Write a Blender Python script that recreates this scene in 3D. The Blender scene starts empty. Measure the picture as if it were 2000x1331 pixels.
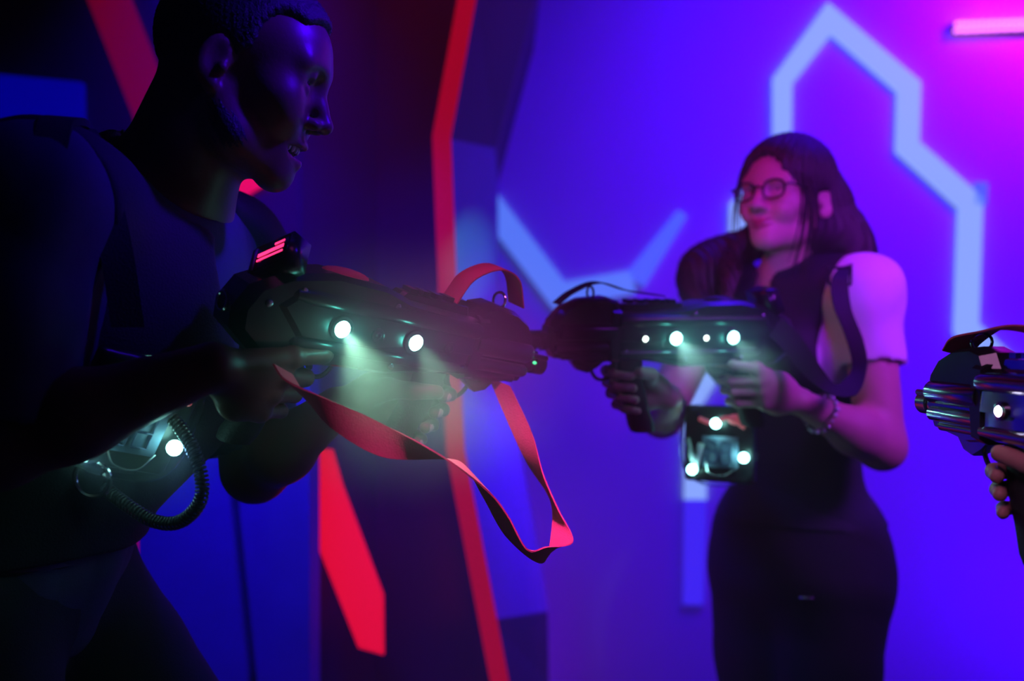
import bpy, math, random
import numpy as np
from mathutils import Matrix, Vector
random.seed(4); np.random.seed(4)
C = bpy.context.scene.collection
F = 35.0/36.0*2000.0                      # focal length in pixels of the 2000x1331 frame
CAMZ = 1.2
def P(px, py, Y):                         # a point Y metres in front of the camera
    return np.array([(px-1000.0)/F*Y, Y, CAMZ-(py-665.5)/F*Y])
V = lambda *a: np.array(a, float)
def unit(v):
    v = np.asarray(v, float); return v/np.linalg.norm(v)

# ------------------------------------------------------------------ materials
def mat(name, col, rough=.6, metal=0., emis=None, es=0., noise=0., nscale=30., bump=0., bscale=80., spec=.5, sheen=0.):
    m = bpy.data.materials.new(name); m.use_nodes = True
    nt = m.node_tree; b = nt.nodes['Principled BSDF']
    b.inputs['Base Color'].default_value = (*col, 1); b.inputs['Roughness'].default_value = rough
    b.inputs['Metallic'].default_value = metal; b.inputs['Specular IOR Level'].default_value = spec
    if sheen: b.inputs['Sheen Weight'].default_value = sheen
    if emis:
        b.inputs['Emission Color'].default_value = (*emis, 1); b.inputs['Emission Strength'].default_value = es
    tc = nt.nodes.new('ShaderNodeTexCoord')
    n = nt.nodes.new('ShaderNodeTexNoise'); n.inputs['Scale'].default_value = nscale; n.inputs['Detail'].default_value = 3
    nt.links.new(tc.outputs['Object'], n.inputs['Vector'])
    r = nt.nodes.new('ShaderNodeMixRGB'); r.blend_type = 'MULTIPLY'; r.inputs['Fac'].default_value = noise if noise else .08
    r.inputs['Color1'].default_value = (*col, 1)
    nt.links.new(n.outputs['Fac'], r.inputs['Color2']); nt.links.new(r.outputs['Color'], b.inputs['Base Color'])
    if bump:
        n2 = nt.nodes.new('ShaderNodeTexNoise'); n2.inputs['Scale'].default_value = bscale; n2.inputs['Detail'].default_value = 4
        nt.links.new(tc.outputs['Object'], n2.inputs['Vector'])
        bp = nt.nodes.new('ShaderNodeBump'); bp.inputs['Strength'].default_value = bump; bp.inputs['Distance'].default_value = .004
        nt.links.new(n2.outputs['Fac'], bp.inputs['Height']); nt.links.new(bp.outputs['Normal'], b.inputs['Normal'])
    return m
def clear(name, tint=(1,1,1), gloss=.25, rough=.06):
    m = bpy.data.materials.new(name); m.use_nodes = True; nt = m.node_tree; nt.nodes.clear()
    o = nt.nodes.new('ShaderNodeOutputMaterial'); t = nt.nodes.new('ShaderNodeBsdfTransparent'); g = nt.nodes.new('ShaderNodeBsdfGlossy')
    t.inputs['Color'].default_value = (*tint, 1); g.inputs['Roughness'].default_value = rough
    lw = nt.nodes.new('ShaderNodeLayerWeight'); lw.inputs['Blend'].default_value = gloss
    mx = nt.nodes.new('ShaderNodeMixShader')
    nt.links.new(lw.outputs['Fresnel'], mx.inputs['Fac']); nt.links.new(t.outputs[0], mx.inputs[1]); nt.links.new(g.outputs[0], mx.inputs[2])
    nt.links.new(mx.outputs[0], o.inputs['Surface']); return m
M = dict(
    wall=mat('painted_wall', (.72,.70,.74), .75, noise=.12, nscale=3, bump=.1, bscale=60),
    dark=mat('black_painted_board', (.045,.03,.05), .38, noise=.3, nscale=4, bump=.12, bscale=30),
    jamb=mat('grey_board', (.20,.26,.32), .6, noise=.2, nscale=5),
    jamb_dark=mat('dark_board', (.035,.04,.05), .6, noise=.2, nscale=5),
    bluepanel=mat('blue_fabric_panel', (.10,.14,.52), .8, noise=.35, nscale=6, bump=.5, bscale=9),
    bluerect=mat('blue_emissive_panel', (.01,.02,.08), .5, emis=(0,0,1), es=.25),
    floor=mat('dark_carpet', (.03,.03,.04), .9, noise=.5, nscale=60, bump=.5, bscale=300),
    ceil=mat('black_ceiling_paint', (.02,.02,.025), .9),
    line=mat('pale_blue_light_strip', (.08,.1,.12), .5, emis=(.27,.43,1.0), es=1.0),
    line_dim=mat('dim_blue_light_strip', (.08,.1,.12), .5, emis=(.07,.13,1.0), es=.9),
    line_fade=mat('fading_blue_light_strip', (.08,.1,.12), .5, emis=(.10,.22,1.0), es=.9),
    line_glow=mat('deep_blue_strip_glow', (.08,.1,.12), .5, emis=(.05,.02,1.0), es=.9),
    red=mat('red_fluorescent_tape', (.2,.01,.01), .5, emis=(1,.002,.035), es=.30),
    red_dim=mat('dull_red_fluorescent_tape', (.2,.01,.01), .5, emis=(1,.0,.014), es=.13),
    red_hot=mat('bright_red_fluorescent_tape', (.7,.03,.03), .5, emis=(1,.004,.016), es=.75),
    gun=mat('black_gloss_plastic', (.018,.02,.024), .28, metal=.0, bump=.05, spec=.6),
    chrome=mat('dark_chrome_plastic', (.42,.42,.46), .20, metal=1.0, noise=.05),
    rubber=mat('matte_black_rubber', (.012,.012,.014), .7, bump=.3, bscale=400),
    led=mat('white_led_lens', (.9,1,1), .3, emis=(.35,1,.85), es=12),
    led_small=mat('small_white_led', (.9,1,1), .3, emis=(.8,1,.9), es=8),
    led_violet=mat('violet_white_led', (.9,.9,1), .3, emis=(.75,.7,1), es=30),
    led_green=mat('green_led', (.2,1,.5), .3, emis=(.05,1,.35), es=1.5),
    led_red=mat('red_led_digits', (1,.1,.2), .3, emis=(1,.03,.16), es=2.2),
    screen=mat('dark_screen_glass', (.01,.01,.015), .12),
    housing=mat('screen_edge_highlight', (.25,.25,.3), .4),
    redstrap=mat('red_webbing', (.92,.12,.20), .8, noise=.15, nscale=200, bump=.3, bscale=600),
    blackstrap=mat('black_webbing', (.02,.02,.028), .8, bump=.3, bscale=600),
    skin_m=mat('deep_brown_skin', (.17,.085,.055), .42, noise=.15, nscale=25, bump=.08, bscale=300),
    skin_w=mat('fair_skin', (.62,.36,.28), .5, noise=.1, nscale=25, bump=.05, bscale=300),
    skin_h=mat('light_skin', (.60,.34,.26), .42, noise=.12, nscale=40, bump=.15, bscale=500),
    nail=mat('fingernail', (.75,.5,.45), .2),
    lip_m=mat('brown_lips', (.25,.09,.08), .4), lip_w=mat('rose_lips', (.38,.08,.10), .4),
    eye=mat('eye_white', (.7,.7,.7), .15), iris=mat('dark_iris', (.02,.012,.01), .1),
    teeth=mat('teeth', (.85,.83,.8), .2), hair=mat('black_hair', (.015,.012,.012), .5, bump=.5, bscale=500),
    hair_w=mat('dark_brown_hair', (.035,.018,.02), .42, noise=.4, nscale=60, bump=.5, bscale=300),
    shirt_m=mat('navy_cotton', (.055,.06,.13), .85, noise=.2, nscale=50, bump=.2, bscale=500),
    vest=mat('black_nylon', (.014,.015,.022), .75, noise=.2, nscale=60, bump=.3, bscale=400),
    trousers=mat('black_denim', (.014,.015,.022), .85, noise=.3, nscale=80, bump=.3, bscale=500),
    tee=mat('white_cotton', (.86,.82,.86), .8, noise=.05, nscale=30, bump=.15, bscale=500),
    shoe=mat('black_leather', (.02,.02,.02), .4), specs=mat('black_acetate', (.012,.012,.015), .25),
    board=mat('pale_circuit_board', (.30,.42,.62), .5, noise=.3, nscale=60), pinkpart=mat('pink_plastic_part', (.9,.25,.3), .4, emis=(1,.12,.16), es=.25),
    whitepart=mat('white_plastic_part', (.85,.9,.9), .4), seg=mat('segment_outline', (.15,.2,.4), .5),
    silver=mat('silver_metal', (.7,.7,.72), .2, metal=1), bead=mat('pearl_bead', (.8,.75,.8), .25),
    ledbar=mat('pink_led_bar_diode', (1,.5,.9), .3, emis=(1,.22,.75), es=2.2), barbody=mat('led_bar_housing', (.05,.02,.05), .4),
    dome=clear('clear_plastic_dome', (.93,.97,1), .12, .05), lens=clear('spectacle_lens', (.9,.9,.95), .12, .03),
)
# ------------------------------------------------------------------ objects
def tag(o, label=None, cat=None, group=None, kind=None):
    if label: o['label'] = label
    if cat: o['category'] = cat
    if group: o['group'] = group
    if kind: o['kind'] = kind
    return o
def link(o, parent=None):
    C.objects.link(o)
    if parent is not None: o.parent = parent
    return o
def mesh_obj(name, verts, faces, mats, parent=None, midx=None, smooth=True, angle=None, world=False):
    verts = np.asarray(verts, float)
    if world and parent is not None:
        mi = np.array(ROOTM[parent.name].inverted()); verts = verts@mi[:3,:3].T+mi[:3,3]
    me = bpy.data.meshes.new(name); me.from_pydata([tuple(v) for v in verts], [], [tuple(int(i) for i in f) for f in faces])
    for m in (mats if isinstance(mats, (list,tuple)) else [mats]): me.materials.append(m)
    if midx is not None: me.polygons.foreach_set('material_index', np.asarray(midx, dtype=np.int32))
    me.polygons.foreach_set('use_smooth', [smooth]*len(me.polygons))
    me.update(); me.validate()
    if smooth and angle: me.set_sharp_from_angle(angle=math.radians(angle))
    return link(bpy.data.objects.new(name, me), parent)
ROOTM = {}
def empty(name, loc=(0,0,0), mtx=None):
    o = bpy.data.objects.new(name, None); C.objects.link(o); o.empty_display_size = .05
    mtx = mtx if mtx is not None else Matrix.Translation(Vector([float(a) for a in loc]))
    o.matrix_world = mtx; ROOTM[o.name] = mtx.copy()
    return o
class MB:                                   # collects pieces of ONE mesh
    def __init__(s): s.v=[]; s.f=[]; s.m=[]
    def add(s, v, f, mi=0):
        n=len(s.v); s.v += [tuple(a) for a in v]; s.f += [tuple(int(i)+n for i in g) for g in f]; s.m += [mi]*len(f)
    def box(s, c, h, R=None, mi=0):
        R = np.eye(3) if R is None else R
        v = [np.asarray(c)+R@(np.array([x,y,z])*h) for x in (-1,1) for y in (-1,1) for z in (-1,1)]
        s.add(v, [(0,1,3,2),(4,6,7,5),(0,4,5,1),(2,3,7,6),(0,2,6,4),(1,5,7,3)], mi)
    def tube(s, pts, r, n=12, cap=True, mi=0):
        pts=[np.asarray(p,float) for p in pts]; rr = r if hasattr(r,'__len__') else [r]*len(pts)
        up=None; rings=[]
        for i,p in enumerate(pts):
            t=unit(pts[min(i+1,len(pts)-1)]-pts[max(i-1,0)])
            if up is None: up = unit(np.cross(t,[.3,.2,.93])) 
            up = unit(up-t*np.dot(up,t)); w=np.cross(t,up)
            rings.append([p+rr[i]*(math.cos(a)*up+math.sin(a)*w) for a in np.linspace(0,2*math.pi,n,endpoint=False)])
        v=[q for ring in rings for q in ring]; f=[]
        for i in range(len(pts)-1):
            for j in range(n): f.append((i*n+j,i*n+(j+1)%n,(i+1)*n+(j+1)%n,(i+1)*n+j))
        if cap: f.append(tuple(range(n-1,-1,-1))); f.append(tuple((len(pts)-1)*n+j for j in range(n)))
        s.add(v,f,mi)
    def lathe(s, o, axis, prof, n=24, mi=0):  # prof: (distance along axis, radius)
        o=np.asarray(o,float); axis=unit(axis)
        s.tube([o+axis*a for a,_ in prof],[max(b,1e-5) for _,b in prof],n,True,mi)
    def prism(s, prof, w, bev=.006, sc=.93, mi=0, y0=0.):  # XZ outline, half width w along Y
        prof=np.array(prof); c=prof.mean(0); ins=c+(prof-c)*sc; n=len(prof)
        L=[(-w,ins),(-w+bev,prof),(w-bev,prof),(w,ins)]
        v=[(x,y0+y,z) for y,pr in L for x,z in pr]; f=[]
        for k in range(3):
            for j in range(n): f.append((k*n+j,k*n+(j+1)%n,(k+1)*n+(j+1)%n,(k+1)*n+j))
        f.append(tuple(range(n-1,-1,-1))); f.append(tuple(3*n+j for j in range(n)))
        s.add(v,f,mi)
    def sphere(s, c, r, n=12, mi=0, R=None):
        r=np.asarray(r if hasattr(r,'__len__') else [r]*3,float); v=[]; f=[]; R=np.eye(3) if R is None else R
        for i in range(n+1):
            th=math.pi*i/n
            for j in range(2*n):
                ph=math.pi*j/n; v.append(np.asarray(c)+R@(r*np.array([math.sin(th)*math.cos(ph),math.sin(th)*math.sin(ph),math.cos(th)])))
        for i in range(n):
            for j in range(2*n): a=i*2*n+j; b=i*2*n+(j+1)%(2*n); f.append((a,a+2*n,b+2*n,b))
        s.add(v,f,mi)
    def build(s, name, mats, parent=None, angle=35, world=False, smooth=True):
        return mesh_obj(name, s.v, s.f, mats, parent, s.m, smooth, angle, world)
def catmull(pts, n=10):
    pts=[np.asarray(p,float) for p in pts]; P_=[2*pts[0]-pts[1]]+pts+[2*pts[-1]-pts[-2]]; out=[]
    for i in range(1,len(P_)-2):
        a,b,c,d=P_[i-1:i+3]
        for t in np.linspace(0,1,n,endpoint=False):
            out.append(.5*((2*b)+(-a+c)*t+(2*a-5*b+4*c-d)*t*t+(-a+3*b-3*c+d)*t**3))
    out.append(pts[-1]); return np.array(out)
def ribbon(mb, pts, sides, th=.0012, n=10, mi=0):   # flat webbing; sides = half width vectors at each point
    p=catmull(pts,n); w=catmull(sides,n); v=[];f=[]
    for i in range(len(p)):
        t=unit(p[min(i+1,len(p)-1)]-p[max(i-1,0)]); nn=np.cross(t,w[i]); nn=unit(nn)*th if np.linalg.norm(nn)>1e-9 else np.zeros(3)
        v += [p[i]-w[i]-nn,p[i]+w[i]-nn,p[i]+w[i]+nn,p[i]-w[i]+nn]
    for i in range(len(p)-1):
        for j in range(4): f.append((i*4+j,i*4+(j+1)%4,i*4+4+(j+1)%4,i*4+4+j))
    f.append((3,2,1,0)); q=(len(p)-1)*4; f.append((q,q+1,q+2,q+3)); mb.add(v,f,mi)

# ------------------------------------------------------------------ implicit surfaces (bodies, clothes, hair)
def cap(a,b,ra,rb=None,k=.02,op='u'):
    a=np.asarray(a,float);b=np.asarray(b,float);rb=ra if rb is None else rb
    ab=b-a; L=max(ab@ab,1e-12)
    def f(p):
        t=np.clip(((p-a)@ab)/L,0,1); return np.linalg.norm(p-(a+t[...,None]*ab),axis=-1)-(ra+t*(rb-ra))
    m=max(ra,rb); return dict(f=f,lo=np.minimum(a,b)-m,hi=np.maximum(a,b)+m,k=k,op=op)
def ell(c,r,R=None,k=.02,op='u'):
    c=np.asarray(c,float); r=np.asarray(r if hasattr(r,'__len__') else [r]*3,float); R=np.eye(3) if R is None else np.asarray(R)
    def f(p):
        q=(p-c)@R; k0=np.linalg.norm(q/r,axis=-1); k1=np.linalg.norm(q/(r*r),axis=-1)+1e-9; return k0*(k0-1)/k1
    m=np.abs(R)@r; return dict(f=f,lo=c-m,hi=c+m,k=k,op=op)
def rbox(c,h,rr,R=None,k=.005,op='u'):
    c=np.asarray(c,float);h=np.asarray(h,float);R=np.eye(3) if R is None else np.asarray(R)
    def f(p):
        q=np.abs((p-c)@R)-(h-rr); return np.linalg.norm(np.maximum(q,0),axis=-1)+np.minimum(q.max(-1),0)-rr
    m=np.abs(R)@h; return dict(f=f,lo=c-m,hi=c+m,k=k,op=op)
def half(o,n,k=.003):                       # keep the side the normal points away from
    o=np.asarray(o,float); n=unit(n)
    return dict(f=lambda p:(p-o)@n,lo=None,hi=None,k=k,op='i')
def field(prims, lo, hi, h):
    ax=[np.arange(lo[i],hi[i]+h,h,dtype=np.float32) for i in range(3)]
    D=np.full([len(a) for a in ax],.06,np.float32)
    for pr in prims:
        k=pr['k']; mg=k+3*h
        if pr['lo'] is None: sl=[slice(0,len(a)) for a in ax]
        else: sl=[slice(int(np.searchsorted(ax[i],pr['lo'][i]-mg)),int(np.searchsorted(ax[i],pr['hi'][i]+mg))) for i in range(3)]
        if any(s.start>=s.stop for s in sl): continue
        p=np.stack(np.meshgrid(ax[0][sl[0]],ax[1][sl[1]],ax[2][sl[2]],indexing='ij'),-1)
        d=pr['f'](p).astype(np.float32); a=D[tuple(sl)]
        if pr['op']=='u':
            hh=np.maximum(k-np.abs(a-d),0)/k; D[tuple(sl)]=np.minimum(a,d)-hh*hh*k*.25
        else:
            d2 = -d if pr['op']=='s' else d
            hh=np.maximum(k-np.abs(a-d2),0)/k; D[tuple(sl)]=np.maximum(a,d2)+hh*hh*k*.25
    return D,ax
def nets(D,lo,h):
    ins=D<0; nx,ny,nz=D.shape
    cnt=np.zeros((nx-1,ny-1,nz-1),np.int8)
    for a in (0,1):
        for b in (0,1):
            for c in (0,1): cnt+=ins[a:nx-1+a,b:ny-1+b,c:nz-1+c]
    act=np.argwhere((cnt>0)&(cnt<8))
    if len(act)==0: return np.zeros((0,3)),np.zeros((0,4),int)
    idx=np.full(cnt.shape,-1,np.int32); idx[tuple(act.T)]=np.arange(len(act))
    acc=np.zeros((len(act),3)); w=np.zeros(len(act))
    cs=[(a,b,c) for a in (0,1) for b in (0,1) for c in (0,1)]
    for i,c0 in enumerate(cs):
        for c1 in cs[i+1:]:
            if sum(abs(np.subtract(c0,c1)))!=1: continue
            d0=D[act[:,0]+c0[0],act[:,1]+c0[1],act[:,2]+c0[2]]; d1=D[act[:,0]+c1[0],act[:,1]+c1[1],act[:,2]+c1[2]]
            x=(d0<0)!=(d1<0); t=np.where(x,d0/np.where(x,d0-d1,1),0)
            acc+=x[:,None]*(np.array(c0)+t[:,None]*(np.array(c1)-np.array(c0))); w+=x
    V_=np.asarray(lo)+(act+acc/w[:,None])*h; Fs=[]
    for ax in range(3):
        o=[0,0,0]; o[ax]=1; s0=tuple(slice(0,n-(1 if i==ax else 0)) for i,n in enumerate(D.shape)); s1=tuple(slice(o[i],n) for i,n in enumerate(D.shape))
        e=np.argwhere(ins[s0]!=ins[s1]); b=(ax+1)%3; c=(ax+2)%3
        ok=(e[:,b]>0)&(e[:,c]>0)&(e[:,b]<D.shape[b]-1)&(e[:,c]<D.shape[c]-1); e=e[ok]
        def cell(db,dc):
            q=e.copy(); q[:,b]-=db; q[:,c]-=dc; return idx[tuple(q.T)]
        q=np.stack([cell(1,1),cell(0,1),cell(0,0),cell(1,0)],1)
        fl=~ins[tuple(e.T)]; q[fl]=q[fl][:,::-1]; Fs.append(q)
    Fa=np.concatenate(Fs); Fa=Fa[(Fa>=0).all(1)]
    return V_,Fa
def vnormals(v,f):
    n=np.cross(v[f[:,2]]-v[f[:,0]],v[f[:,3]]-v[f[:,1]]); N=np.zeros_like(v)
    for j in range(4): np.add.at(N,f[:,j],n)
    return N/(np.linalg.norm(N,axis=1,keepdims=True)+1e-12)
def surf(prims,h,lo=None,hi=None,disp=None,pad=.012,smooth=1):
    us=[p for p in prims if p['op']=='u']
    lo=np.min([p['lo'] for p in us],0)-pad if lo is None else np.asarray(lo,float); hi=np.max([p['hi'] for p in us],0)+pad if hi is None else np.asarray(hi,float)
    D,ax=field(prims,lo,hi,h); v,f=nets(D,lo,h)
    for _ in range(smooth):
        A=np.zeros_like(v); w=np.zeros(len(v))
        for j in range(4):
            for q in ((j+1)%4,(j+3)%4): np.add.at(A,f[:,j],v[f[:,q]]); np.add.at(w,f[:,j],1)
        v=np.where(w[:,None]>0,.5*v+.5*A/np.maximum(w,1)[:,None],v)
    if disp is not None and len(v): v=v+vnormals(v,f)*disp(v)[:,None]
    return v,f
def multires(prims,h,boxes,hf):              # one surface, finer inside the given boxes (face, hands)
    v,f=surf(prims,h); vs=[v]; fs=[]; c=v[f].mean(1); keep=np.ones(len(f),bool)
    for lo,hi in boxes: keep&=~((c>np.asarray(lo)+h)&(c<np.asarray(hi)-h)).all(1)
    fs.append(f[keep]); n=len(v)
    for lo,hi in boxes:
        v2,f2=surf(prims,hf,lo,hi); vs.append(v2); fs.append(f2+n); n+=len(v2)
    v=np.concatenate(vs); f=np.concatenate(fs); used=np.zeros(len(v),bool); used[f.ravel()]=True
    mp=np.cumsum(used)-1; return v[used],mp[f]

# ------------------------------------------------------------------ head and hands
def frame(fwd, up=(0,0,1)):
    x=unit(fwd); z=np.asarray(up,float); z=unit(z-x*(z@x)); y=np.cross(z,x); return np.stack([x,y,z],1)
def head_prims(o,R,s=1.,smile=True,open_mouth=False,fem=False):
    T=lambda x,y,z: np.asarray(o)+R@(np.array([x,y,(.02+(z-.02)*.86) if (fem and z<.02) else z])*s)
    E=lambda x,y,z,r,k,op='u',RR=None: ell(T(x,y,z),np.array(r)*s,R if RR is None else R@RR,k*s,op)
    K=lambda a,b,ra,rb,k,op='u': cap(T(*a),T(*b),ra*s,rb*s,k*s,op)
    L=[E(-.002,0,.045,(.096,.075,.084),.02),E(.052,0,.05,(.046,.058,.05),.03),E(.045,0,-.015,(.05,.052 if fem else .056,.073),.03)]
    jw=.043 if fem else .053
    for sg in (-1,1):
        L+=[K((.0,sg*jw,-.03),(.03,sg*(jw-.006),-.066),.018,.016,.03),K((.03,sg*(jw-.006),-.062),(.078,sg*.012,-.086),.016,.014,.03),
            E(.066,sg*.044,-.006,(.022,.02,.018),.03)]
        L+=[K((.09,sg*.012,.043),(.082,sg*.045,.044),.008 if fem else .011,.007,.018)]
    L+=[E(.083,0,-.086,(.016,.018,.014),.018),E(.078,0,-.055,(.02,.03,.028),.02),E(.087,0,-.037,(.014,.022,.014),.012)]
    for sg in (-1,1):
        L+=[E(.103,sg*.031,.025,(.018,.017,.014),.014,'s'),
            K((.087,sg*.018,.028),(.0905,sg*.031,.0335),.0042,.0045,.006),K((.0905,sg*.031,.0335),(.081,sg*.046,.026),.0045,.004,.006),
            K((.086,sg*.018,.022),(.0885,sg*.031,.0165),.0038,.004,.006),K((.0885,sg*.031,.0165),(.081,sg*.045,.023),.004,.0035,.006)]
        if smile: L+=[E(.078,sg*.037,-.024,(.016,.015,.014),.02)]
    L+=[K((.095,0,.034),(.106,0,.006),.007,.008,.012),K((.106,0,.006),(.118,0,-.012),.008,.0105,.01)]
    for sg in (-1,1): L+=[E(.106,sg*.0125 if fem else sg*.0145,-.0165,(.0105,.0075,.0075),.008),E(.110,sg*.007,-.0255,(.004,.0028,.003),.002,'s')]
    # lips
    z1,z2=(-.044,-.066) if open_mouth else (-.050,-.060)
    cx=(.029 if open_mouth else .026) if smile else .022; cz=(-.041 if open_mouth else -.046) if smile else -.054
    for sg in (-1,1):
        L+=[K((.1015,0,z1),(.099,sg*.009,z1+.001),.0052,.0052,.006),K((.099,sg*.009,z1+.001),(.084,sg*cx,cz),.0052,.003,.006),
            K((.0995,0,z2),(.084,sg*cx,cz-.001),.0062,.003,.006)]
    if open_mouth: L+=[E(.092,0,-.0535,(.022,.026,.0072),.003,'s',),]
    # ears
    for sg in (-1,1):
        a=math.radians(12); RE=np.array([[math.cos(a),0,math.sin(a)],[0,1,0],[-math.sin(a),0,math.cos(a)]])
        a=sg*math.radians(-22); RZ=np.array([[math.cos(a),-math.sin(a),0],[math.sin(a),math.cos(a),0],[0,0,1]])
        RR=RZ@RE
        L+=[E(-.008,sg*.079,.006,(.0185,.007,.031),.006,'u',RR),E(-.004,sg*.0865,.010,(.011,.006,.019),.004,'s',RR),
            E(.005,sg*.080,-.001,(.006,.006,.007),.005,'u'),E(-.002,sg*.078,-.022,(.009,.006,.009),.006,'u')]
    return L,T
def head_extras(T,R,s,open_mouth,look=0.):
    """eyeballs and teeth as (centre, radii, material key)"""
    out=[]
    for sg in (-1,1):
        out.append((T(.0765,sg*.031,.0245),[.0128*s]*3,'eye'))
        out.append((T(.0862,sg*.031+look,.0248),[.0042*s,.0062*s,.0062*s],'iris'))
    if open_mouth:
        for k in range(-4,5):
            out.append((T(.0965-.0008*k*k,k*.0062,-.0500),[.003*s,.0034*s,.0056*s],'teeth'))
    return out
def hand_prims(G, gx, slope, z0, s, wrist=None, zstep=.0205, fr=.0085, curl=0., index_out=False, sc=1.):
    """hand closed round a grip; G gun matrix, palm on side s (+1 = the gun's left)"""
    GR=np.array(G)[:3,:3]; GO=np.array(G)[:3,3]
    W=lambda x,y,z: GO+GR@np.array([x,y,z])
    X=lambda z: gx+slope*(z-z0)
    wr=(X(z0-.045)-.078*sc, s*.036, z0-.05) if wrist is None else wrist
    L=[];nails=[]
    for i in range(4):
        z=z0-zstep*i; r=fr*(1.0,1.03,.98,.86)[i]; ln=(1,1.06,1,.86)[i]
        def q(ph,rx,ry,dz=0): a=math.radians(ph); return (X(z)+rx*math.cos(a), s*ry*math.sin(a), z+dz)
        mcp=q(104,.034,.036,.004); pip=q(30-curl,.0365*ln,.028,.001); dip=q(-30-curl,.035*ln,.028,-.001); tip=q(-72-curl*1.3,.030,.0285,-.002)
        if i==0 and index_out:
            mcp=q(100,.034,.034,.006); pip=(X(z)+.034,s*.026,z+.012); dip=(X(z)+.052,s*.013,z+.014); tip=(X(z)+.060,s*-.004,z+.012)
        L+=[cap(W(*wr),W(*mcp),.0165,.0115,.010),cap(W(*mcp),W(*pip),r*1.22,r*1.08,.004),ell(W(*mcp),[r*1.35]*3,None,.006),
            ell(W(*pip),[r*1.16]*3,None,.003),cap(W(*pip),W(*dip),r*1.05,r*.95,.003),cap(W(*dip),W(*tip),r*.97,r*.86,.003)]
        t=np.array(tip); d=np.array(dip); out=np.array([t[0]-X(z),t[1],0]); out=out/np.linalg.norm(out)
        nails.append((W(*(t*.75+d*.25+out*r*.82)),r*.72))
    L+=[ell(W(wr[0]*.45+(X(z0-.03))*.55-.004,s*.036,z0-.035),(.030,.015,.036),GR,.012)]
    th=[(wr[0]+.02,wr[1]*.75,z0-.03),(X(z0)-.043,s*.012,z0-.012),(X(z0)-.030,-s*.018,z0-.002),(X(z0)-.004,-s*.0300,z0+.004)]
    L+=[cap(W(*th[0]),W(*th[1]),.016,.0135,.01),cap(W(*th[1]),W(*th[2]),.0125,.0105,.005),cap(W(*th[2]),W(*th[3]),.0105,.0088,.004)]
    return L,W(*wr),nails
def fleshmesh(name,parent,prims,boxes,mats,nails,lips,extras,h=.007,hf=.0024):
    v,f=multires(prims,h,boxes,hf); c=v[f].mean(1); mi=np.zeros(len(f),int)
    for p,r in nails: mi[np.linalg.norm(c-p,axis=1)<r]=1
    if lips is not None:
        o,R,s,zc=lips; q=((c-o)@R)/s
        for k_,(zz,ww) in enumerate(zc):
            lim=ww*(1-np.clip(np.abs(q[:,1])/.027,0,1)**2)
            mi[(q[:,0]>.082)&(np.abs(q[:,1])<.026)&(np.abs(q[:,2]-(zz+.006*(q[:,1]/.027)**2))<lim)]=2
    mb=MB()
    for cc,rr,key in extras: mb.sphere(cc,rr,10,{'eye':3,'iris':4,'teeth':5}[key],extras_R)
    n=len(v); vv=np.concatenate([v,np.array(mb.v)]) if mb.v else v
    ff=[tuple(g) for g in f]+[tuple(i+n for i in g) for g in mb.f]; mm=list(mi)+mb.m
    return mesh_obj(name,vv,ff,mats,parent,mm,True,None,world=True)

# ------------------------------------------------------------------ the setting
YW=3.2
def struct(name, mb, mats, label=None, kind='structure', parent=None, angle=30):
    o=mb.build(name,mats,parent,angle=angle)
    if parent is None: o['kind']=kind
    return o
def slab(name,c,h,m):
    mb=MB(); mb.box(c,h); o=mb.build(name,m); o['kind']='structure'; return o
slab('floor',(.2,1.0,-.05),(2.9,3.1,.05),M['floor'])
slab('ceiling',(.2,1.0,3.05),(2.9,3.1,.05),M['ceil'])
slab('wall_back',(1.25,YW+.05,1.5),(1.75,.05,1.5),M['wall'])
slab('wall_right',(2.75,.9,1.5),(.05,2.2,1.5),M['wall'])
slab('wall_left',(-2.45,.85,1.5),(.05,2.8,1.5),M['dark'])
slab('wall_front',(.2,-1.85,1.5),(2.7,.05,1.5),M['dark'])
def plate(name, outline, Y0, Y1, m, kind='structure', parent=None):   # outline in picture points at depth Y0, solid back to Y1
    mb=MB(); a=[P(x,y,Y0) for x,y in outline]; b=[q+V(0,Y1-Y0,0) for q in a]; n=len(a)
    mb.add(a+b,[tuple(range(n)),tuple(range(2*n-1,n-1,-1))]+[(j,n+j,n+(j+1)%n,(j+1)%n) for j in range(n)])
    o=mb.build(name,m,parent,angle=None,smooth=False)
    if kind and parent is None: o['kind']=kind
    return o
# portal: folded dark face, bent jamb going back to the wall
YF=2.30
edge=[(925,-420),(905,-60),(845,268),(858,600),(872,880),(958,1331),(960,1500)]
mb=MB(); front=[]
# face folds at x~735: left half recedes slightly
for (x,y) in edge: front.append(P(x,y,YF))
fold=[P(735+(.0 if y<0 else 0),y,YF+.16) for x,y in edge]; left=[P(590,y,YF+.02) for x,y in edge]
for a in (front,fold,left):
    a[0][2]=2.95; a[-1][2]=.002
n=len(edge); back=[p+V(0,.5,0) for p in front]; backl=[p+V(0,.7,0) for p in left]
allv=front+fold+left; f=[]
for i in range(n-1):
    f+= [(n+i,n+i+1,i+1,i),(2*n+i,2*n+i+1,n+i+1,n+i)]
mb.add(allv,f)
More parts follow.
